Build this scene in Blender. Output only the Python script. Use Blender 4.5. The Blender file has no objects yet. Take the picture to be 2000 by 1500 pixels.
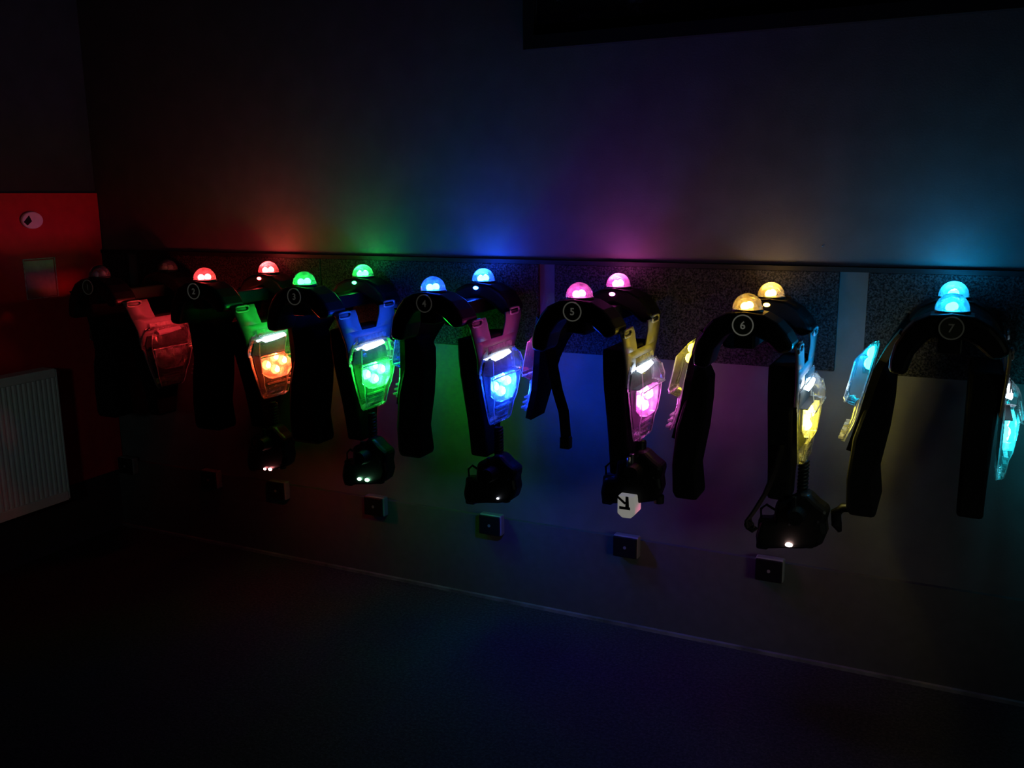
import bpy, bmesh, math, random
from mathutils import Vector, Matrix
random.seed(4)
C = bpy.context.scene.collection
D, H = 3.1527, 1.62          # camera distance from the rack wall and eye height

# ------------------------------------------------------------------ materials
MATS = {}
def new_mat(name):
    m = bpy.data.materials.new(name); m.use_nodes = True
    nt = m.node_tree; nt.nodes.clear()
    out = nt.nodes.new('ShaderNodeOutputMaterial')
    MATS[name] = m
    return m, nt, out

def solid(name, col, rough=.6, spec=.4, metal=0, noise=0, nscale=30, bump=0, bscale=200):
    m, nt, out = new_mat(name)
    b = nt.nodes.new('ShaderNodeBsdfPrincipled')
    b.inputs['Roughness'].default_value = rough
    b.inputs['Specular IOR Level'].default_value = spec
    b.inputs['Metallic'].default_value = metal
    tc = nt.nodes.new('ShaderNodeTexCoord')
    n = nt.nodes.new('ShaderNodeTexNoise'); n.inputs['Scale'].default_value = nscale; n.inputs['Detail'].default_value = 6
    nt.links.new(tc.outputs['Object'], n.inputs['Vector'])
    r = nt.nodes.new('ShaderNodeValToRGB')
    r.color_ramp.elements[0].position = .3; r.color_ramp.elements[1].position = .7
    lo = [c * (1 - noise) for c in col]; hi = [min(1, c * (1 + noise)) for c in col]
    r.color_ramp.elements[0].color = (*lo, 1); r.color_ramp.elements[1].color = (*hi, 1)
    nt.links.new(n.outputs['Fac'], r.inputs['Fac']); nt.links.new(r.outputs['Color'], b.inputs['Base Color'])
    if bump:
        n2 = nt.nodes.new('ShaderNodeTexNoise'); n2.inputs['Scale'].default_value = bscale; n2.inputs['Detail'].default_value = 4
        nt.links.new(tc.outputs['Object'], n2.inputs['Vector'])
        bp = nt.nodes.new('ShaderNodeBump'); bp.inputs['Strength'].default_value = bump; bp.inputs['Distance'].default_value = .01
        nt.links.new(n2.outputs['Fac'], bp.inputs['Height']); nt.links.new(bp.outputs['Normal'], b.inputs['Normal'])
    nt.links.new(b.outputs[0], out.inputs[0])
    return m

def carpet(name, dark, light, scale=140):
    m, nt, out = new_mat(name)
    b = nt.nodes.new('ShaderNodeBsdfPrincipled'); b.inputs['Roughness'].default_value = .95
    b.inputs['Specular IOR Level'].default_value = .1
    tc = nt.nodes.new('ShaderNodeTexCoord')
    n = nt.nodes.new('ShaderNodeTexNoise'); n.inputs['Scale'].default_value = scale; n.inputs['Detail'].default_value = 3; n.inputs['Roughness'].default_value = .8
    nt.links.new(tc.outputs['Object'], n.inputs['Vector'])
    r = nt.nodes.new('ShaderNodeValToRGB')
    r.color_ramp.elements[0].position = .42; r.color_ramp.elements[1].position = .66
    r.color_ramp.elements[0].color = (*dark, 1); r.color_ramp.elements[1].color = (*light, 1)
    nt.links.new(n.outputs['Fac'], r.inputs['Fac']); nt.links.new(r.outputs['Color'], b.inputs['Base Color'])
    bp = nt.nodes.new('ShaderNodeBump'); bp.inputs['Strength'].default_value = .6; bp.inputs['Distance'].default_value = .008
    nt.links.new(n.outputs['Fac'], bp.inputs['Height']); nt.links.new(bp.outputs['Normal'], b.inputs['Normal'])
    nt.links.new(b.outputs[0], out.inputs[0])
    return m

def clear(name, transp, transl, col=(1, 1, 1), rough=.12, gloss=1.0):
    """Clear moulded plastic: mostly transparent, a little milky, with a glossy skin."""
    m, nt, out = new_mat(name)
    t = nt.nodes.new('ShaderNodeBsdfTransparent'); t.inputs[0].default_value = (*col, 1)
    s = nt.nodes.new('ShaderNodeBsdfTranslucent'); s.inputs[0].default_value = (*col, 1)
    d = nt.nodes.new('ShaderNodeBsdfDiffuse'); d.inputs[0].default_value = (*col, 1)
    g = nt.nodes.new('ShaderNodeBsdfGlossy'); g.inputs['Roughness'].default_value = rough
    m0 = nt.nodes.new('ShaderNodeMixShader'); m0.inputs[0].default_value = .4
    nt.links.new(s.outputs[0], m0.inputs[1]); nt.links.new(d.outputs[0], m0.inputs[2])
    m1 = nt.nodes.new('ShaderNodeMixShader')
    tc = nt.nodes.new('ShaderNodeTexCoord')
    n = nt.nodes.new('ShaderNodeTexNoise'); n.inputs['Scale'].default_value = 55; n.inputs['Detail'].default_value = 3
    nt.links.new(tc.outputs['Object'], n.inputs['Vector'])
    mr = nt.nodes.new('ShaderNodeMapRange'); mr.inputs[1].default_value = .3; mr.inputs[2].default_value = .75
    mr.inputs[3].default_value = (1 - transp) * .55; mr.inputs[4].default_value = min(1, (1 - transp) * 1.7)
    nt.links.new(n.outputs['Fac'], mr.inputs[0]); nt.links.new(mr.outputs[0], m1.inputs[0])
    nt.links.new(t.outputs[0], m1.inputs[1]); nt.links.new(m0.outputs[0], m1.inputs[2])
    f = nt.nodes.new('ShaderNodeFresnel'); f.inputs[0].default_value = 1.45
    mu = nt.nodes.new('ShaderNodeMath'); mu.operation = 'MULTIPLY'; mu.inputs[1].default_value = gloss
    bp = nt.nodes.new('ShaderNodeBump'); bp.inputs['Strength'].default_value = .25; bp.inputs['Distance'].default_value = .01
    nt.links.new(n.outputs['Fac'], bp.inputs['Height']); nt.links.new(bp.outputs['Normal'], g.inputs['Normal'])
    nt.links.new(f.outputs[0], mu.inputs[0])
    m2 = nt.nodes.new('ShaderNodeMixShader')
    nt.links.new(mu.outputs[0], m2.inputs[0]); nt.links.new(m1.outputs[0], m2.inputs[1]); nt.links.new(g.outputs[0], m2.inputs[2])
    nt.links.new(m2.outputs[0], out.inputs[0])
    return m

def glow(name, col, strength):
    if name in MATS: return MATS[name]
    m, nt, out = new_mat(name)
    e = nt.nodes.new('ShaderNodeEmission'); e.inputs[0].default_value = (*col, 1); e.inputs[1].default_value = strength
    nt.links.new(e.outputs[0], out.inputs[0])
    return m

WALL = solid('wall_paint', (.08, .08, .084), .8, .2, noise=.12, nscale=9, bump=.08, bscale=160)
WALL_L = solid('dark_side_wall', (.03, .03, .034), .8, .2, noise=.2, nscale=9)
FLOOR = carpet('floor_carpet', (.025, .025, .027), (.055, .053, .057), 90)
BOARD = carpet('board_carpet', (.005, .005, .006), (.055, .052, .055), 150)
TRIMB = solid('black_trim', (.006, .006, .007), .7, .2)
SKIRT = solid('skirting_paint', (.065, .065, .065), .6, .3, noise=.1)
SKEDGE = solid('skirting_edge', (.12, .12, .12), .5, .4, noise=.5, nscale=14)
RED = solid('red_board', (.48, .014, .022), .55, .3, noise=.1, nscale=20)
BLACKF = solid('black_fabric', (.005, .005, .0055), .85, .1, noise=.3, nscale=120, bump=.3, bscale=500)
BLACKP = solid('black_plastic', (.005, .005, .0055), .42, .25, noise=.2, nscale=60)
YOKE = solid('yoke_plastic', (.17, .17, .173), .5, .3, noise=.1, nscale=25)
GREY = solid('grey_plastic', (.30, .30, .31), .35, .5, noise=.1)
METAL = solid('steel', (.55, .55, .55), .3, .5, metal=1)
BOXG = solid('box_grey', (.14, .14, .14), .4, .4)
WHITEP = solid('white_plastic', (.8, .8, .76), .4, .4, noise=.05)
RADI = solid('radiator_enamel', (.62, .66, .64), .4, .4, noise=.05)
BADGE = solid('badge_face', (.045, .05, .03), .5, .3, noise=.2)
BADGEW = solid('badge_print', (.72, .72, .62), .6, .2)
BADGEDK = solid('badge_print_dark', (.11, .11, .085), .6, .2)  # darker copy of the badge print
PAPER = solid('paper', (.55, .52, .48), .8, .1, noise=.15, nscale=14)
PCB = solid('circuit_board', (.010, .014, .012), .75, .12, noise=.8, nscale=160)
REFL = solid('lamp_reflector', (.8, .8, .8), .4, .4, noise=.3, nscale=120)
FRAMEB = solid('black_frame', (.008, .008, .008), .5, .3)
CLEAR = clear('clear_plastic', .95, .2)
EDGE = clear('clear_plastic_rim', .6, .5, gloss=1.3)
DIFF = clear('milky_diffuser', .80, .3, gloss=.8)
DOME = clear('dome_plastic', .80, .4)
def solid_added_glow(name, col, e):  # emission added to surfaces that only catch dim room light
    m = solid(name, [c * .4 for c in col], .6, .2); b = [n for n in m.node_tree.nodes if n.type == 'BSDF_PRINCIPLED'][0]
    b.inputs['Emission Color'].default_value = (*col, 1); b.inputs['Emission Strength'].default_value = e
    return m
SLEEVE = clear('clear_sleeve', .93, .05)
def print_mat():
    m, nt, out = new_mat('dark_print')
    b = nt.nodes.new('ShaderNodeBsdfPrincipled'); b.inputs['Roughness'].default_value = .35
    tc = nt.nodes.new('ShaderNodeTexCoord')
    n = nt.nodes.new('ShaderNodeTexNoise'); n.inputs['Scale'].default_value = 11; n.inputs['Detail'].default_value = 8; n.inputs['Roughness'].default_value = .7
    nt.links.new(tc.outputs['Object'], n.inputs['Vector'])
    r = nt.nodes.new('ShaderNodeValToRGB'); r.color_ramp.elements[0].position = .6; r.color_ramp.elements[1].position = .72
    r.color_ramp.elements[0].color = (.012, .012, .013, 1); r.color_ramp.elements[1].color = (.16, .16, .17, 1)
    nt.links.new(n.outputs['Fac'], r.inputs['Fac']); nt.links.new(r.outputs[0], b.inputs['Base Color'])
    nt.links.new(b.outputs[0], out.inputs[0]); return m
PRINT = print_mat()

# ------------------------------------------------------------------ mesh helpers
def link(name, bm, mat, parent=None, loc=None, smooth=False, bevel=0, solidify=0, seg=2):
    bmesh.ops.recalc_face_normals(bm, faces=bm.faces[:])
    me = bpy.data.meshes.new(name); bm.to_mesh(me); bm.free()
    if smooth:
        for p in me.polygons: p.use_smooth = True
    o = bpy.data.objects.new(name, me); C.objects.link(o)
    me.materials.append(mat)
    if parent is not None: o.parent = parent
    if loc is not None: o.location = loc
    if solidify:
        s = o.modifiers.new('thick', 'SOLIDIFY'); s.thickness = solidify; s.offset = 0
    if bevel:
        b = o.modifiers.new('edge', 'BEVEL'); b.width = bevel; b.segments = seg; b.limit_method = 'ANGLE'; b.angle_limit = math.radians(35)
    return o

def box(bm, x0, x1, y0, y1, z0, z1):
    vs = [bm.verts.new((x, y, z)) for x in (x0, x1) for y in (y0, y1) for z in (z0, z1)]
    for f in ((0, 1, 3, 2), (4, 6, 7, 5), (0, 4, 5, 1), (2, 3, 7, 6), (0, 2, 6, 4), (1, 5, 7, 3)):
        bm.faces.new([vs[i] for i in f])

def BX(*a):
    bm = bmesh.new(); box(bm, *a); return bm

def loft(rings, bm=None, caps=True):
    bm = bm or bmesh.new()
    R = [[bm.verts.new(p) for p in r] for r in rings]
    n = len(R[0])
    for a, b in zip(R, R[1:]):
        for i in range(n):
            bm.faces.new((a[i], a[(i + 1) % n], b[(i + 1) % n], b[i]))
    if caps:
        bm.faces.new(R[0]); bm.faces.new(R[-1])
    return bm

def prism(pts, lo, hi, axis='y', bm=None):
    """polygon extruded along an axis; pts are the other two coordinates"""
    bm = bm or bmesh.new()
    if axis == 'y': mk = lambda p, t: (p[0], t, p[1])
    elif axis == 'x': mk = lambda p, t: (t, p[0], p[1])
    else: mk = lambda p, t: (p[0], p[1], t)
    return loft([[mk(p, lo) for p in pts], [mk(p, hi) for p in pts]], bm)

def tube(pts, r, n=8, bm=None):
    bm = bm or bmesh.new()
    pts = [Vector(p) for p in pts]; rings = []
    up = Vector((0.13, .2, 1)).normalized()
    for i, p in enumerate(pts):
        t = (pts[min(i + 1, len(pts) - 1)] - pts[max(i - 1, 0)]).normalized()
        a = t.cross(up)
        if a.length < 1e-3: a = t.cross(Vector((1, 0, 0)))
        a.normalize(); b = t.cross(a).normalized()
        rr = r[i] if isinstance(r, (list, tuple)) else r
        rings.append([p + a * math.cos(2 * math.pi * k / n) * rr + b * math.sin(2 * math.pi * k / n) * rr for k in range(n)])
    return loft(rings, bm)

def ribbon(pts, side, half, th, bm=None):
    """flat webbing along pts; side = width direction"""
    bm = bm or bmesh.new(); side = Vector(side).normalized(); pts = [Vector(p) for p in pts]; rings = []
    for i, p in enumerate(pts):
        t = (pts[min(i + 1, len(pts) - 1)] - pts[max(i - 1, 0)]).normalized()
        n = t.cross(side).normalized() * th / 2
        s = side * half
        rings.append([p - s - n, p + s - n, p + s + n, p - s + n])
    return loft(rings, bm)

def dome(bm, c, rx, ry, rz, nu=24, nv=7):
    rows = []
    for j in range(nv):
        a = math.pi / 2 * j / nv
        rows.append([bm.verts.new((c[0] + rx * math.cos(a) * math.cos(2 * math.pi * i / nu), c[1] + ry * math.cos(a) * math.sin(2 * math.pi * i / nu), c[2] + rz * math.sin(a))) for i in range(nu)])
    top = bm.verts.new((c[0], c[1], c[2] + rz))
    for a, b in zip(rows, rows[1:]):
        for i in range(nu): bm.faces.new((a[i], a[(i + 1) % nu], b[(i + 1) % nu], b[i]))
    for i in range(nu): bm.faces.new((rows[-1][i], rows[-1][(i + 1) % nu], top))
    return bm

def bead(c, r, sub=1, sx=1, sy=1, sz=1, cut=None):
    bm = bmesh.new(); bmesh.ops.create_icosphere(bm, subdivisions=sub, radius=r)
    for v in bm.verts:
        p = [v.co.x * sx + c[0], v.co.y * sy + c[1], v.co.z * sz + c[2]]
        if cut:                       # flatten the base against its mounting face
            a, lim, sg = cut
            if (p[a] - lim) * sg < 0: p[a] = lim
        v.co = Vector(p)
    return bm

def disc(bm, c, r, th, n=32, axis='y', r0=None):
    """disc (or ring when r0 is given) whose axis is y or x; c is the centre of its back"""
    def P(rad, k, t):
        a = 2 * math.pi * k / n
        u, w = rad * math.cos(a), rad * math.sin(a)
        return (c[0] + u, c[1] + t, c[2] + w) if axis == 'y' else (c[0] + t, c[1] + u, c[2] + w)
    if r0 is None:
        return loft([[P(r, k, 0) for k in range(n)], [P(r, k, th) for k in range(n)]], bm)
    ring = [[P(r, k, 0) for k in range(n)], [P(r, k, th) for k in range(n)], [P(r0, k, th) for k in range(n)], [P(r0, k, 0) for k in range(n)]]
    R = [[bm.verts.new(p) for p in q] for q in ring]
    for a, b in zip(R, R[1:] + R[:1]):
        for i in range(n): bm.faces.new((a[i], a[(i + 1) % n], b[(i + 1) % n], b[i]))
    return bm

def lens_lamp(bm, axis, mats, parent, lo=.72):
    """a lamp whose lens throws most of its light along axis"""
    o = link('lamp', bm, mats[0], parent); o.data.materials.append(mats[1])
    ax = Vector(axis)
    for p in o.data.polygons:
        p.material_index = 0 if p.normal.dot(ax) > lo else 1
    return o

def empty(name, loc, label, cat, group=None, rot=None):
    o = bpy.data.objects.new(name, None); C.objects.link(o); o.location = loc; o.empty_display_size = .1
    if rot: o.rotation_euler = rot
    tag(o, label, cat, group); return o
def tag(o, label=None, cat=None, group=None, kind=None):
    if label: o['label'] = label
    if cat: o['category'] = cat
    if group: o['group'] = group
    if kind: o['kind'] = kind
    return o
def structure(name, bm, mat, label=None, cat=None, **k):
    o = link(name, bm, mat, **k); tag(o, label, cat, kind='structure'); return o

def numeral(ch, size):
    cu = bpy.data.curves.new('numeral', 'FONT'); cu.body = ch; cu.size = size; cu.align_x = 'CENTER'; cu.align_y = 'CENTER'
    cu.extrude = .0006; cu.offset = size * .012; cu.resolution_u = 4
    o = bpy.data.objects.new('numeral_curve', cu); C.objects.link(o)
    bpy.context.view_layer.update()
    dg = bpy.context.evaluated_depsgraph_get()
    me = bpy.data.meshes.new_from_object(o.evaluated_get(dg))
    bpy.data.objects.remove(o); bpy.data.curves.remove(cu)
    bm = bmesh.new(); bm.from_mesh(me); bpy.data.meshes.remove(me)
    xs = [v.co.x for v in bm.verts]; ys = [v.co.y for v in bm.verts]
    cx, cy = (min(xs) + max(xs)) / 2, (min(ys) + max(ys)) / 2
    for v in bm.verts: v.co = Vector((v.co.x - cx, -v.co.z, v.co.y - cy))
    return bm

# ------------------------------------------------------------------ the room
XL = -3.72
structure('wall_back', BX(XL - .1, 3.2, 0, .12, 0, 3.3), WALL, 'dark painted back wall behind the row of hanging vests', 'wall')
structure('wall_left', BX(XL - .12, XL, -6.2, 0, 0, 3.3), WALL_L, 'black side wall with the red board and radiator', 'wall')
structure('floor', BX(XL - .12, 3.2, -6.2, .1, -.1, 0), FLOOR, 'dark carpeted floor under the vests', 'floor')
bm = BX(XL, 3.2, -.02, 0, 0, .352)
structure('baseboard_back', bm, SKIRT, 'tall boxed skirting running along the foot of the back wall', 'skirting')
structure('trim_1', BX(XL, 3.2, -.034, -.02, 0, .012), SKEDGE, 'thin pale strip where the back wall meets the floor', 'trim')
structure('trim_2', BX(XL, 3.2, -.017, 0, 1.3715, 1.387), TRIMB, 'black strip capping the carpeted boards', 'trim')

# carpet covered boards between narrow gaps
spans = [(-3.715, -3.54, 'narrow dark carpeted board between the side wall and the corner vest'),
         (-3.475, -2.413, 'dark carpeted wall board behind the vests numbered 1 and 2'),
         (-2.410, -1.408, 'dark carpeted wall board behind the vests numbered 3 and 4'),
         (-1.345, -.343, 'dark carpeted wall board behind the vests numbered 5 and 6'),
         (-.256, .80, 'dark carpeted wall board behind the vest numbered 7')]
for a, b, lab in spans:
    o = link('carpeted_board', BX(a, b, -.012, -.0005, 1.044, 1.371), BOARD, bevel=.003)
    tag(o, lab, 'board', 'carpeted boards along the back wall', 'thing')

# framed picture high on the wall
fr = empty('framed_picture', (-.55, -.001, 2.13), 'large dark picture in a black frame, high above the vests 5 and 6', 'picture')
bm = bmesh.new()
w0, w1, hh = -.906, .90, .95
for a in ((w0, w1, -.035, 0, 0, .045), (w0, w1, -.035, 0, hh - .045, hh), (w0, w0 + .04, -.035, 0, .045, hh - .045), (w1 - .04, w1, -.035, 0, .045, hh - .045)): box(bm, *a)
link('frame', bm, FRAMEB, fr)
link('print', BX(w0 + .04, w1 - .04, -.016, -.004, .045, hh - .045), PRINT, fr)
bm = bmesh.new()
for a in ((w0 + .04, w0 + .046, -.02, -.016, .045, hh - .045), (w0 + .046, w1 - .046, -.02, -.016, .045, .051)): box(bm, *a)
tag(link('inner_slip', bm, solid('slip', (.05, .05, .052), .5), fr), 'thin paler inner edge of the frame')

# small bright nail in the wall above the boards
tag(link('wall_nail', bead((0, 0, 0), .0028, 1), METAL, None, (-.404, -.003, 1.452)), 'tiny shiny nail in the wall above the vest numbered 6', 'nail')

# side wall: red board, round disc, notice, radiator
o = structure('trim_3', BX(XL, XL + .018, -3.2, -.005, .30, 1.652), RED, 'red painted board on the side wall beside the corner', 'wall board')
dbm = disc(bmesh.new(), (0, 0, 0), .052, .016, 28, 'x')
for v in dbm.verts: v.co.z *= .72
d = link('wall_disc', dbm, WHITEP, None, (XL + .0185, -.37, 1.535), bevel=.005, seg=3)
tag(d, 'round whitish disc fixed to the red board above the notice', 'disc')
nb = bmesh.new(); prism([(-.047, -.006), (-.018, .022), (-.006, -.004), (-.03, -.022)], .016, .0166, 'x', nb)
link('painted_shade', nb, BLACKP, d)  # dark triangle painted in as the disc's shading
nt_ = empty('notice', (XL + .0185, -.36, 1.19), 'small paper notice in a clear sleeve on the red board', 'notice')
link('paper', BX(0, .0012, -.066, .080, .006, .168), PAPER, nt_)
link('sleeve', BX(.0016, .0032, -.074, .088, 0, .178), SLEEVE, nt_)
bm = bmesh.new()
for a in ((-.074, -.070, 0, .178), (.084, .088, 0, .178), (-.070, .084, 0, .004), (-.070, .084, .174, .178)): box(bm, .0033, .005, *a)
link('sleeve_edge', bm, EDGE, nt_)

rd = empty('radiator', (XL + .02, -1.0, .27), 'ribbed white panel radiator on the side wall below the red board', 'radiator')
bm = bmesh.new()
ys = []; n = 48; y0, y1 = -.56, .592
prof = []
for i in range(n):
    a = y0 + (y1 - y0) * i / n; s = (y1 - y0) / n
    prof += [(.0965, a + s * .08), (.1, a + s * .3), (.1, a + s * .68), (.0965, a + s * .9)]
pts = [(.075, y0)] + prof + [(.0965, y1), (.075, y1)]
loft([[(p[0], p[1], .045) for p in pts], [(p[0], p[1], .575) for p in pts]], bm)
link('front_panel', bm, RADI, rd)
link('top_rail', BX(.02, .101, y0, y1, .575, .615), RADI, rd, bevel=.004)
link('bottom_rail', BX(.02, .101, y0, y1, 0, .045), RADI, rd, bevel=.004)
link('side_cover', BX(.022, .1, y1, y1 + .006, .006, .61), RADI, rd)
vb = bmesh.new(); disc(vb, (.06, y1 + .007, .585), .014, .035, 14, 'y'); link('bleed_valve', vb, METAL, rd)
link('wall_bracket', BX(.001, .02, .40, .44, .1, .5), RADI, rd)
link('wall_bracket', BX(.001, .02, -.44, -.40, .1, .5), RADI, rd)

# small wall boxes along the skirting
boxes = [(-3.625, 'small black-faced box on the skirting, nearest the side wall corner'),
         (-3.085, 'small black-faced box on the skirting below the vest numbered 1'),
         (-2.685, 'small black-faced box on the skirting below the vest numbered 2'),
         (-2.160, 'small black-faced box on the skirting below the vest numbered 3'),
         (-1.606, 'small black-faced box on the skirting below the vest numbered 4'),
         (-1.038, 'small black-faced box on the skirting under the white-capped phaser'),
         (-.512, 'small black-faced box on the skirting under the phaser with one white lamp')]
for i, (bx, lab) in enumerate(boxes):
    e = empty('wall_box', (bx, -.02, .29), lab, 'wall box', 'small boxes along the skirting')
    link('body', BX(-.049, .049, -.034, -.0005, 0, .084), BOXG, e, bevel=.006, seg=3)
    fp = link('face_plate', BX(-.047, .0455, -.043, -.0345, .002, .082), BLACKP, e, bevel=.004)
    k = bmesh.new(); disc(k, (.0, -.0455, .042), .006, .002, 12)
    link('socket', k, BOXG, fp)

# ------------------------------------------------------------------ vests
BASE = Vector((0, -.43, .86))          # reference point of the vest drawing
S = 1.05                               # drawing units to metres
FOOT = Vector((0, -.2938, .822))       # where that point hangs in the room
def L(bm):
    for v in bm.verts: v.co = (v.co - BASE) * S
    return bm

def case_ring(z, hw, x0, d, yc):
    s = 1 if d > 0 else -1
    return [(x0, yc - hw, z), (x0 + .55 * d, yc - hw, z), (x0 + .86 * d, yc - hw * .92, z), (x0 + d, yc - hw * .70, z), (x0 + d * 1.03, yc, z),
            (x0 + d, yc + hw * .70, z), (x0 + .86 * d, yc + hw * .92, z), (x0 + .55 * d, yc + hw, z), (x0, yc + hw, z)]

FRONT = [(1.121, .082, .016), (1.113, .100, .026), (1.094, .114, .042), (1.060, .127, .050), (1.038, .126, .049), (1.033, .118, .042), (1.0, .110, .041),
         (.95, .094, .036), (.926, .085, .028), (.90, .076, .026), (.876, .066, .023), (.868, .058, .016)]
BACK = [(1.205, -.178, -.190, .040), (1.195, -.177, -.202, .052), (1.157, -.184, -.234, .060), (1.136, -.188, -.238, .062), (1.10, -.196, -.245, .062), (1.074, -.202, -.251, .061),
        (1.052, -.207, -.257, .058), (1.040, -.210, -.252, .056), (1.030, -.212, -.227, .052), (1.0, -.219, -.232, .046), (.96, -.232, -.243, .040), (.922, -.246, -.258, .034)]
YF, YB = -.425, -.415
PAD_OUT = [(-.138, 1.165), (-.137, 1.20), (-.128, 1.24), (-.109, 1.274), (-.087, 1.30), (-.05, 1.318), (0, 1.325), (.05, 1.318), (.09, 1.297), (.116, 1.27), (.131, 1.245), (.134, 1.226)]
PAD_IN = [(.097, 1.212), (.085, 1.222), (.055, 1.248), (0, 1.272), (-.05, 1.258), (-.08, 1.215), (-.096, 1.16)]

def sheet(rows, x_of, bm):
    """rows = [(z, [y...])] with equal counts; a curved sheet at x_of(z)"""
    V = [[bm.verts.new((x_of(z), y, z)) for y in ys] for z, ys in rows]
    for a, b in zip(V, V[1:]):
        for i in range(len(a) - 1): bm.faces.new((a[i], a[i + 1], b[i + 1], b[i]))

def interp(tab):
    def f(z):
        for (z0, v0), (z1, v1) in zip(tab, tab[1:]):
            if z0 >= z >= z1: return v0 + (v1 - v0) * (z0 - z) / (z0 - z1)
        return tab[0][1] if z > tab[0][0] else tab[-1][1]
    return f
xf = interp([(1.285, .108), (1.25, .129), (1.21, .137), (1.15, .136), (1.0, .128), (.8, .124)])
xb = interp([(1.27, -.118), (1.24, -.138), (1.2, -.160), (1.15, -.182), (1.1, -.196), (1.0, -.218), (.9, -.245)])

def build_vest(num, cx, dz, col, name_col, s_dome, s_front, s_back, s_white, lit=True, print_glow=False, extra=None, bs=0.0, pouch=0.0, py=-.39):
    def LB(bm):                       # the back half hangs a little differently on each vest
        for v in bm.verts: v.co.x += bs
        return L(bm)
    root = empty('laser_tag_vest', (cx * S, FOOT.y, FOOT.z + dz), 'black laser tag vest with %s, number %s on its shoulder' % (name_col, num), 'vest', 'laser tag vests hanging in a row')
    if lit:
        G = lambda k, c, v: glow('lamp_%s_%s' % (k, num), c, v)
        lamp_d = (G('dome_top', col[0], s_dome), G('dome_flank', col[0], s_dome * .016))
        lamp_n = (G('near_dome_top', col[0], s_dome * .016), G('dome_flank', col[0], s_dome * .016))
        lamp_f = (G('front', col[1], s_front), G('front_flank', col[1], s_front * .16))
        lamp_b = (G('back', col[2], s_back), G('back_flank', col[1], s_back * .22))
        lamp_w = G('white', (.62, .80, 1.0), s_white)
    else:
        lamp_d = lamp_n = lamp_f = lamp_b = (GREY, GREY); lamp_w = GREY
    # shoulders
    for (y0, y1) in ((-.655, -.545), (-.305, -.195)):
        link('shoulder_pad', L(prism(PAD_OUT + PAD_IN, y0, y1)), BLACKP, root, bevel=.014, seg=3)
        yc = (y0 + y1) / 2
        b = bmesh.new(); disc_pts = [(.042 * math.cos(2 * math.pi * k / 24), yc + .042 * math.sin(2 * math.pi * k / 24)) for k in range(24)]
        prism(disc_pts, 1.3195, 1.3275, 'z', b)
        link('dome_base', L(b), BLACKP, root, bevel=.003)
        dm = link('shoulder_dome', L(dome(bmesh.new(), (-.002, yc, 1.3277), .041, .040, .043)), DOME, root, smooth=True)
        for sx in (-1, 1):
            lens_lamp(L(bead((-.003 + .003 * sx, yc + sx * .0135, 1.3350), .0120, 3, 1, 1, 1, (2, 1.3279, 1))), (0, 0, 1), lamp_d if yc > -.4 else lamp_n, dm, .93)
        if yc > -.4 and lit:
            link('side_spot', L(bead((-.004, y0 - .0005, 1.306), .0095, 2, 1.1, .35, .65)), G('dome_flank', col[0], s_dome * .016), root)  # small emissive spot on the far pad's near face
    # number badge on the near shoulder
    bc = (.0, -.656, 1.2895)
    b = bmesh.new(); disc(b, (bc[0], bc[1] - .002, bc[2]), .0285, -.003, 36); bd = link('number_badge', L(b), BADGE, root)
    pr = solid_added_glow('print_added_glow_%s' % num, (.72, .72, .60), print_glow)  # added glow in place of dim light falling on the badge
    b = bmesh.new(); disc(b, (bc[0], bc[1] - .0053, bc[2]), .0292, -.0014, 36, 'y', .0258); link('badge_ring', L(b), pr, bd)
    nm = numeral(num, .030)
    for v in nm.verts: v.co += Vector((bc[0], bc[1] - .0062, bc[2]))
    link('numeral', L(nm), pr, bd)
    # front yoke: two straps with a notch between them
    b = bmesh.new()
    yo = interp([(1.285, .215), (1.255, .208), (1.205, .183), (1.153, .158), (1.11, .135), (1.06, .126)])
    yi = interp([(1.285, .105), (1.25, .082), (1.20, .068), (1.158, .047), (1.157, .046)])
    zs = [1.232, 1.22, 1.21, 1.20, 1.19, 1.18, 1.157]
    for s in (-1, 1):
        sheet([(z, [YF + s * yo(z), YF + s * (yo(z) + yi(z)) / 2, YF + s * yi(z)]) for z in zs], xf, b)
    sheet([(z, [YF - yo(z), YF - .101, YF - .046, YF, YF + .046, YF + .101, YF + yo(z)]) for z in (1.157, 1.14, 1.12, 1.10, 1.08, 1.05)], xf, b)
    bmesh.ops.remove_doubles(b, verts=b.verts[:], dist=.0006)
    link('front_yoke', L(b), YOKE, root, smooth=True, solidify=.007)
    for s in (-1, 1):
        yc = YF + s * (.150 if s < 0 else .128)
        b = bmesh.new(); pts = []
        for k in range(13):
            a = 2 * math.pi * k / 12
            pts.append((.142, yc + .034 * max(-1, min(1, 1.35 * math.cos(a))), (1.222 if s < 0 else 1.233) + .010 * max(-1, min(1, 1.35 * math.sin(a)))))
        link('buckle', L(tube(pts, .0038, 6, b)), GREY, root, smooth=True)
    # front panel (padded backing)
    rows = [(1.165, .125), (1.10, .122), (1.04, .112), (.97, .092), (.88, .068), (.80, .052), (.745, .044)]
    link('front_panel', L(loft([[(.052, YF - h, z), (xf(z) - .006, YF - h - .004, z), (xf(z) - .006, YF + h + .004, z), (.052, YF + h, z)] for z, h in rows])), BLACKF, root, bevel=.01)
    # front case: clear moulding over a circuit board
    cs = link('front_case', L(loft([case_ring(z, hw, .1365, d, YF) for z, hw, d in FRONT])), CLEAR, root)
    rim = bmesh.new()
    for s in (-1, 1):
        tube([(.139, YF + s * (hw + .001), z) for z, hw, d in FRONT], .0026, 6, rim)
        tube([(.1365 + .9 * d, YF + s * hw * .90, z) for z, hw, d in FRONT[2:]], .0016, 5, rim)
    tube([(.1365 + .048, YF - .112 + .224 * k / 6, 1.036) for k in range(7)], .0022, 6, rim)
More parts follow.
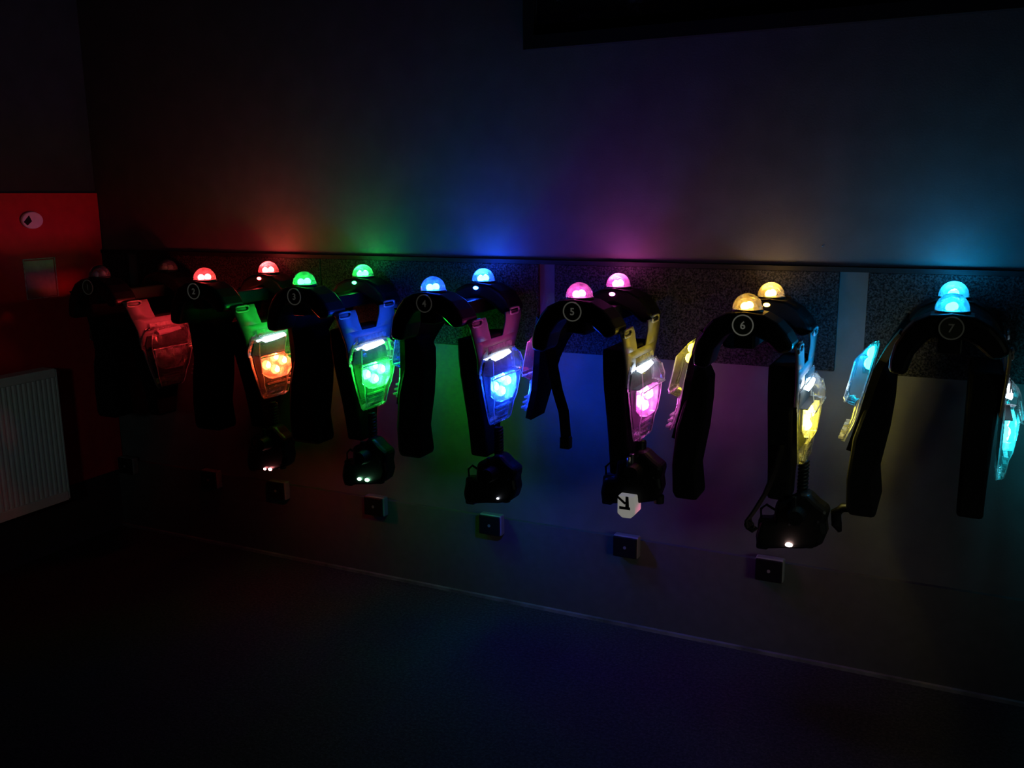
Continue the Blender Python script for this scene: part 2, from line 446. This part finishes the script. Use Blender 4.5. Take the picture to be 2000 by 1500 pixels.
    tube([(.139, YF - .058 + .116 * k / 4, .867) for k in range(5)], .0024, 6, rim)
    tube([(.155, YF - .1 + .2 * k / 6, 1.113) for k in range(7)], .0022, 6, rim)
    link('case_rim', L(rim), EDGE, cs)
    b = bmesh.new(); prism([(YF - .085, 1.108), (YF - .088, 1.136), (YF + .078, 1.138), (YF + .088, 1.130), (YF + .088, 1.108)], .148, .151, 'x', b)
    link('top_tab', L(b), EDGE, cs)
    b = bmesh.new()
    for k, z in enumerate((.922, .902, .882)): box(b, .152, .163 - .002 * k, YF - .05 + .008 * k, YF + .05 - .008 * k, z, z + .006)
    link('ribbing', L(b), EDGE, cs)
    b = bmesh.new()
    prism([(YF - .095, 1.085), (YF - .108, 1.05), (YF - .098, 1.0), (YF - .07, .91), (YF + .07, .91), (YF + .098, 1.0), (YF + .108, 1.05), (YF + .095, 1.085)], .1375, .140, 'x', b)
    link('circuit_board', L(b), PCB, cs)
    b = bmesh.new(); prism([(YF - .066, 1.036), (YF - .066, .968), (YF - .035, .950), (YF + .045, .950), (YF + .070, .975), (YF + .070, 1.032)], .1405, .1455, 'x', b)
    link('lamp_plate', L(b), REFL, cs)
    b = bmesh.new(); box(b, .1405, .162, YF - .094, YF + .094, 1.0375, 1.0405)
    link('lamp_hood', L(b), BLACKF, cs)
    b = bmesh.new(); prism([(YF - .070, 1.033), (YF - .071, .966), (YF - .036, .944), (YF + .048, .944), (YF + .076, .972), (YF + .076, 1.033)], .1462, .173, 'x', b)
    link('lamp_diffuser', L(b), DIFF, cs, bevel=.004)
    for yy, zz in ((0, 1.021), (.047, 1.000), (-.047, .996), (.002, .972)):
        lens_lamp(L(bead((.1455, YF + .004 + yy, zz), .0185, 2, .95, 1, 1, (0, .1457, 1))), (1, 0, 0), lamp_f, cs)
    b = bmesh.new()
    loft([[(.141, YF - .052, 1.090), (.156, YF - .050, 1.084), (.159, YF - .050, 1.091), (.147, YF - .052, 1.104)],
          [(.141, YF + .0, 1.092), (.158, YF + .0, 1.087), (.161, YF + .0, 1.092), (.147, YF + .0, 1.106)],
          [(.141, YF + .070, 1.097), (.154, YF + .070, 1.094), (.157, YF + .070, 1.097), (.147, YF + .070, 1.107)]], b)
    link('white_lamp', L(b), lamp_w, cs)
    # back yoke: V of two straps running into one spine
    b = bmesh.new()
    rz = [1.262, 1.24, 1.225, 1.21, 1.196]
    lo = interp([(1.265, -.655), (1.24, -.625), (1.196, -.570), (1.176, -.545), (1.10, -.51), (1.0, -.48), (.9, -.47)])
    li = interp([(1.265, -.55), (1.22, -.475), (1.196, -.445)])
    ri = interp([(1.265, -.30), (1.22, -.345), (1.196, -.370)])
    ro = interp([(1.265, -.195), (1.24, -.205), (1.196, -.25), (1.176, -.275), (1.10, -.33), (1.0, -.35), (.9, -.36)])
    sheet([(z, [lo(z), li(z)]) for z in rz], lambda z: xb(z) + .012, b)
    sheet([(z, [ri(z), ro(z)]) for z in rz], lambda z: xb(z) + .012, b)
    sheet([(z, [lo(z), lo(z) + (ro(z) - lo(z)) * .433, lo(z) + (ro(z) - lo(z)) * .683, ro(z)]) for z in (1.196, 1.176, 1.15, 1.12, 1.09, 1.05, 1.0, .95, .90)], lambda z: xb(z) + .012, b)
    bmesh.ops.remove_doubles(b, verts=b.verts[:], dist=.0012)
    link('back_yoke', LB(b), BLACKF, root, solidify=.022)
    bk = link('back_case', LB(loft([case_ring(z, hw, xi - .004, xo - xi, YB) for z, xi, xo, hw in BACK])), CLEAR, root)
    rim = bmesh.new()
    for s in (-1, 1):
        tube([(xi - .006, YB + s * (hw + .001), z) for z, xi, xo, hw in BACK], .0024, 6, rim)
        tube([(xo * 1.0 - .002, YB + s * hw * .82, z) for z, xi, xo, hw in BACK[2:8]], .0018, 5, rim)
    tube([(-.256, YB - .05 + .1 * k / 4, 1.042) for k in range(5)], .0032, 6, rim)
    link('case_rim', LB(rim), EDGE, bk)
    b = bmesh.new()
    for k, z in enumerate((.965, .947, .929)): box(b, -.256 - .006 * k, -.243 - .006 * k, YB - .036, YB + .036, z, z + .006)
    link('ribbing', LB(b), EDGE, bk)
    link('circuit_board', LB(loft([[(xi - .006, YB - hw * .8, z), (xi - .009, YB - hw * .8, z), (xi - .009, YB + hw * .8, z), (xi - .006, YB + hw * .8, z)] for z, xi, xo, hw in BACK[2:8]])), PCB, bk)
    for yy, zz, xx in ((-.024, 1.180, -.1925), (.024, 1.176, -.1935), (-.026, 1.150, -.1985), (.024, 1.146, -.1995)):
        lens_lamp(LB(bead((xx, YB + yy, zz), .0170, 2, .9, 1, 1, (0, xx + .001, -1))), (-1, 0, 0), lamp_b, bk)
    # webbing and pouch that hang off the vest
    sw = .018
    if num == '5':
        link('side_strap', L(ribbon([(-.140, -.50, 1.145), (-.122, -.515, 1.08), (-.105, -.525, 1.02), (-.085, -.52, .95), (-.078, -.515, .86)], (0.25, 1, 0), sw + .006, .005)), BLACKF, root)
        link('strap_end', L(BX(-.094, -.060, -.535, -.505, .83, .87)), BLACKP, root, bevel=.004)
    else:
        link('rear_pouch', LB(loft([[(a, -.49, z), (b + pouch, -.49, z), (b + pouch, py, z), (a, py, z)] for z, a, b in ((1.15, -.176, -.156), (1.10, -.185, -.131), (1.03, -.202, -.132), (.94, -.226, -.140), (.82, -.236, -.160), (.735, -.232, -.150), (.715, -.222, -.154))])), BLACKF, root, bevel=.012)
    # hanging loop that rests on the peg
    if extra: extra(root)
    return root

RD = ((1, .045, .05), (1, .075, .018), (1, .03, .05))          # dome, front and back lamp colours
GR = ((.02, 1, .10), (.012, 1, .05), (.015, 1, .07))
BL = ((.008, .07, 1), (.006, .05, 1), (.008, .07, 1))
PK = ((1, .10, .62), (1, .09, .72), (1, .08, .45))
YE = ((1, .52, .07), (1, .80, .05), (1, .70, .04))
CY = ((.009, .37, .85), (.008, .58, .72), (.003, .24, .75))

def hook7(root):
    link('hook_clip', L(tube([(-.190, -.44, .728), (-.245, -.445, .722), (-.262, -.445, .705), (-.258, -.445, .67), (-.247, -.445, .648)], [.012, .014, .016, .016, .006], 8)), BLACKP, root, smooth=True)
def loop6(root):
    link('side_strap', L(ribbon([(.098, -.52, .93), (.085, -.525, .862), (.060, -.53, .785), (.030, -.53, .725), (.012, -.53, .695), (.016, -.528, .672), (.034, -.525, .662)], (0.25, 1, 0), .019, .005)), BLACKF, root)
    link('strap_ring', L(tube([(.016 + .014 * math.cos(a), -.528, .678 + .012 * math.sin(a)) for a in [k * math.pi / 6 for k in range(13)]], .0022, 6)), BLACKP, root, smooth=True)

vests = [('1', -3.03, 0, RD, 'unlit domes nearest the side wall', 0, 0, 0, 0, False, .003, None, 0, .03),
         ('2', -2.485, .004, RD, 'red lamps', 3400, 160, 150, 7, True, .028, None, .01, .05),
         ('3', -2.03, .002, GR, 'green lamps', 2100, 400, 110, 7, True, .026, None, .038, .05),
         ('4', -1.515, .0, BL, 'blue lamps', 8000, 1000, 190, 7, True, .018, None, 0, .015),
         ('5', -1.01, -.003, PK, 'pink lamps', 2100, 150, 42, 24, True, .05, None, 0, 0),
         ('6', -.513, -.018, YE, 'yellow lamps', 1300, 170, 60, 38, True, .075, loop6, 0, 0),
         ('7', -.004, .002, CY, 'turquoise lamps', 4300, 360, 260, 16, True, .006, hook7, 0, 0, -.27)]  # pouch deepened towards the wall to block light behind this vest
for v in vests:
    build_vest(*v)
    e = empty('hanger_peg', (v[1] * S, -.0125, 1.2018 + v[2]), 'black square peg on the back wall carrying the vest numbered %s' % v[0], 'peg', 'hanger pegs on the back wall')
    link('arm', BX(-.029, .029, -.490, .0, 0, .052), BLACKP, e, bevel=.006)
    link('end_stop', BX(-.029, .029, -.503, -.491, 0, .054), BLACKP, e, bevel=.004)

# ------------------------------------------------------------------ phasers hanging under the vests
PH = [(.08, .727), (.125, .742), (.150, .762), (.173, .765), (.201, .739), (.233, .719), (.224, .68), (.229, .649), (.218, .615), (.20, .601), (.16, .590), (.113, .584), (.06, .574),
      (.032, .574), (.025, .609), (.036, .661), (.075, .668)]
def build_phaser(cx, dz, lamps, col, strength, label, under, cap=False):
    B = Vector((.13, -.45, .574))
    root = empty('phaser', ((cx + B.x) * S, -.3148, .5217 + dz), label, 'phaser', 'phasers hanging below the vests')
    def P(bm):
        for v in bm.verts: v.co = (v.co - B) * S
        return bm
    link('body', P(prism(PH, -.485, -.415)), BLACKP, root, bevel=.016, seg=3)
    link('grip', P(loft([[(.03, -.472, .665), (.078, -.472, .67), (.078, -.428, .67), (.03, -.428, .665)], [(.028, -.474, .60), (.07, -.474, .60), (.07, -.426, .60), (.028, -.426, .60)], [(.026, -.47, .566), (.062, -.47, .566), (.062, -.43, .566), (.026, -.43, .566)]])), BLACKP, root, bevel=.008)
    link('barrel', P(tube([(.145, -.45, .70), (.145, -.50, .70), (.145, -.53, .70)], [.026, .026, .022], 18)), BLACKP, root)
    link('trigger_guard', P(tube([(.078, -.45, .69), (.050, -.452, .705), (.034, -.453, .69), (.036, -.452, .662)], .004, 6)), BLACKP, root, smooth=True)
    link('top_rail', P(BX(.128, .142, -.50, -.486, .705, .755)), METAL if cap else BLACKP, root, bevel=.003)
    for q in ((.124, .665), (.204, .684)):
        k = bmesh.new(); disc(k, (q[0], -.4862, q[1]), .0035, -.002, 10); link('screw', P(k), METAL, root)
    # coiled lead up to the vest
    pts = []
    for i in range(91):
        t = i / 90; a = t * 2 * math.pi * 9
        pts.append((.150 + .012 * math.cos(a), -.445 + .012 * math.sin(a), .752 + t * (.10 if not cap else .035)))
    link('coiled_lead', P(tube(pts, .0052, 6)), BLACKP, root, smooth=True)
    g = glow('lamp_phaser_%s' % label[-1], col, strength) if lamps else None
    for (lx, lz, r, sx) in lamps:
        link('lamp', P(bead((lx, -.4885, lz), r, 2, sx, .7, .75)), g, root)
    mx = .213 if cap else .176
    ub = bmesh.new(); prism([(mx + .011 * math.cos(k * math.pi / 8), -.45 + .011 * math.sin(k * math.pi / 8)) for k in range(16)], .5905, .5935, 'z', ub)
    link('fill_lamp_ring', P(tube([(mx, -.45, .616), (mx, -.45, .5915)], .0165, 16)), BLACKP, root)
    link('floor_fill_lamp', P(ub), glow('lamp_floor_fill_%s' % label[-1], *under), root)  # unseen downward lamp added to tint the floor below
    if cap:
        zc = .540
        pts = [(-.026, .036), (.027, .036), (.029, .022), (.029, -.022), (.015, -.036), (-.013, -.037), (-.029, -.024), (-.029, .022)]
        c = link('white_cap', P(prism([(.126 + a, zc + .045 + b) for a, b in pts], -.515, -.45)), solid_added_glow('cap_added_glow', (.8, .78, .72), .2), root, bevel=.003)  # added glow in place of light falling on the cap
        for v in [0]:
            k = bmesh.new()
            prism([(.1245, zc + .080), (.134, zc + .080), (.1365, zc + .043), (.124, zc + .043)], -.5166, -.5155, 'y', k)
            prism([(.104, zc + .046), (.140, zc + .046), (.140, zc + .037), (.104, zc + .037)], -.5167, -.5156, 'y', k)
            prism([(.090, zc + .078), (.096, zc + .082), (.127, zc + .059), (.122, zc + .053)], -.5168, -.5157, 'y', k)
            tag(link('marking', P(k), BLACKP, c), 'black marks printed on the white cap')
        k = bmesh.new(); tube([(.128, -.50, .745), (.127, -.50, .715)], .0062, 10, k)
        link('plug', P(k), METAL, root, smooth=True)
    return root
ph = [(-2.485, 0, [(.124, .592, .0062, 1.0), (.150, .594, .0075, 1.15)], (1, .25, .25), 30, 'black phaser with two red lamps hanging under the vest numbered 2', ((1, .03, .04), 260)),
      (-2.03, 0, [(.1115, .608, .0075, 1.15), (.1455, .609, .0082, 1.15)], (.3, 1, .5), 30, 'black phaser with two green lamps hanging under the vest numbered 3', ((.03, 1, .1), 170)),
      (-1.515, 0, [(.165, .612, .0042, 1.0)], (.8, .85, 1), 20, 'black phaser with one pinpoint lamp hanging under the vest numbered 4', ((.02, .06, 1), 900)),
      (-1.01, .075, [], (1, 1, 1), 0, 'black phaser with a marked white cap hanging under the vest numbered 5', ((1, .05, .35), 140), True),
      (-.513, .0, [(.126, .602, .0085, 1.25)], (1, .62, .55), 60, 'black phaser with one white lamp hanging under the vest numbered 6', ((1, .12, .04), 40))]
for p in ph: build_phaser(*p)

# ------------------------------------------------------------------ light and camera
lt = bpy.data.lights.new('radiator_fill_spot', 'SPOT'); lt.energy = 34; lt.color = (.76, 1, .95); lt.shadow_soft_size = .2  # added narrow spot that brightens the radiator and red board
lt.spot_size = math.radians(17); lt.spot_blend = 1.0
lo_ = bpy.data.objects.new('radiator_fill_spot', lt); C.objects.link(lo_); lo_.location = (-.2, -5.8, 2.1)
lo_.rotation_euler = (Vector((-3.65, -.75, .85)) - Vector(lo_.location)).to_track_quat('-Z', 'Y').to_euler()

l2 = bpy.data.lights.new('doorway_fill_spot', 'SPOT'); l2.energy = 66; l2.color = (.88, 1, .78); l2.shadow_soft_size = .45  # unseen spot standing in for doorway light from the right
l2.spot_size = math.radians(25); l2.spot_blend = 1.0
l2o = bpy.data.objects.new('doorway_fill_spot', l2); C.objects.link(l2o); l2o.location = (2.3, -2.8, 1.35)
l2o.rotation_euler = (Vector((-.80, 0, .34)) - Vector(l2o.location)).to_track_quat('-Z', 'Y').to_euler()

w = bpy.data.worlds.new('room_dark'); bpy.context.scene.world = w; w.use_nodes = True
bg = w.node_tree.nodes['Background']; bg.inputs[0].default_value = (.75, .65, 1, 1); bg.inputs[1].default_value = .0012

v1 = Vector((885., -375., 1794.6587)).normalized()
d2 = Vector((-3780., -332., 1794.6587))
Yi = v1; Xi = -d2; Xi = (Xi - Yi * Xi.dot(Yi)).normalized(); Zi = Xi.cross(Yi)
# rows of R: image-space vectors of the world axes; columns: image axes in world space
ix = Vector((Xi.x, Yi.x, Zi.x)); iy = Vector((Xi.y, Yi.y, Zi.y)); iz = Vector((Xi.z, Yi.z, Zi.z))
cam = bpy.data.cameras.new('camera'); co = bpy.data.objects.new('camera', cam); C.objects.link(co)
cam.sensor_fit = 'HORIZONTAL'; cam.sensor_width = 36; cam.lens = 1794.6587 / 2000 * 36; cam.clip_start = .05
m = Matrix((ix, -iy, -iz)).transposed().to_4x4(); m.translation = Vector((0, -D, H)); co.matrix_world = m
sc = bpy.context.scene; sc.camera = co
vs = sc.view_settings
sc.display_settings.display_device = 'sRGB'
vs.view_transform = 'Standard'; vs.look = 'None'; vs.gamma = 1; vs.exposure = 0; vs.use_curve_mapping = False
cy = sc.cycles
cy.use_denoising = True
cy.sample_clamp_indirect = 4; cy.max_bounces = 8; cy.transparent_max_bounces = 24; cy.use_light_tree = True
cy.caustics_reflective = False; cy.caustics_refractive = False
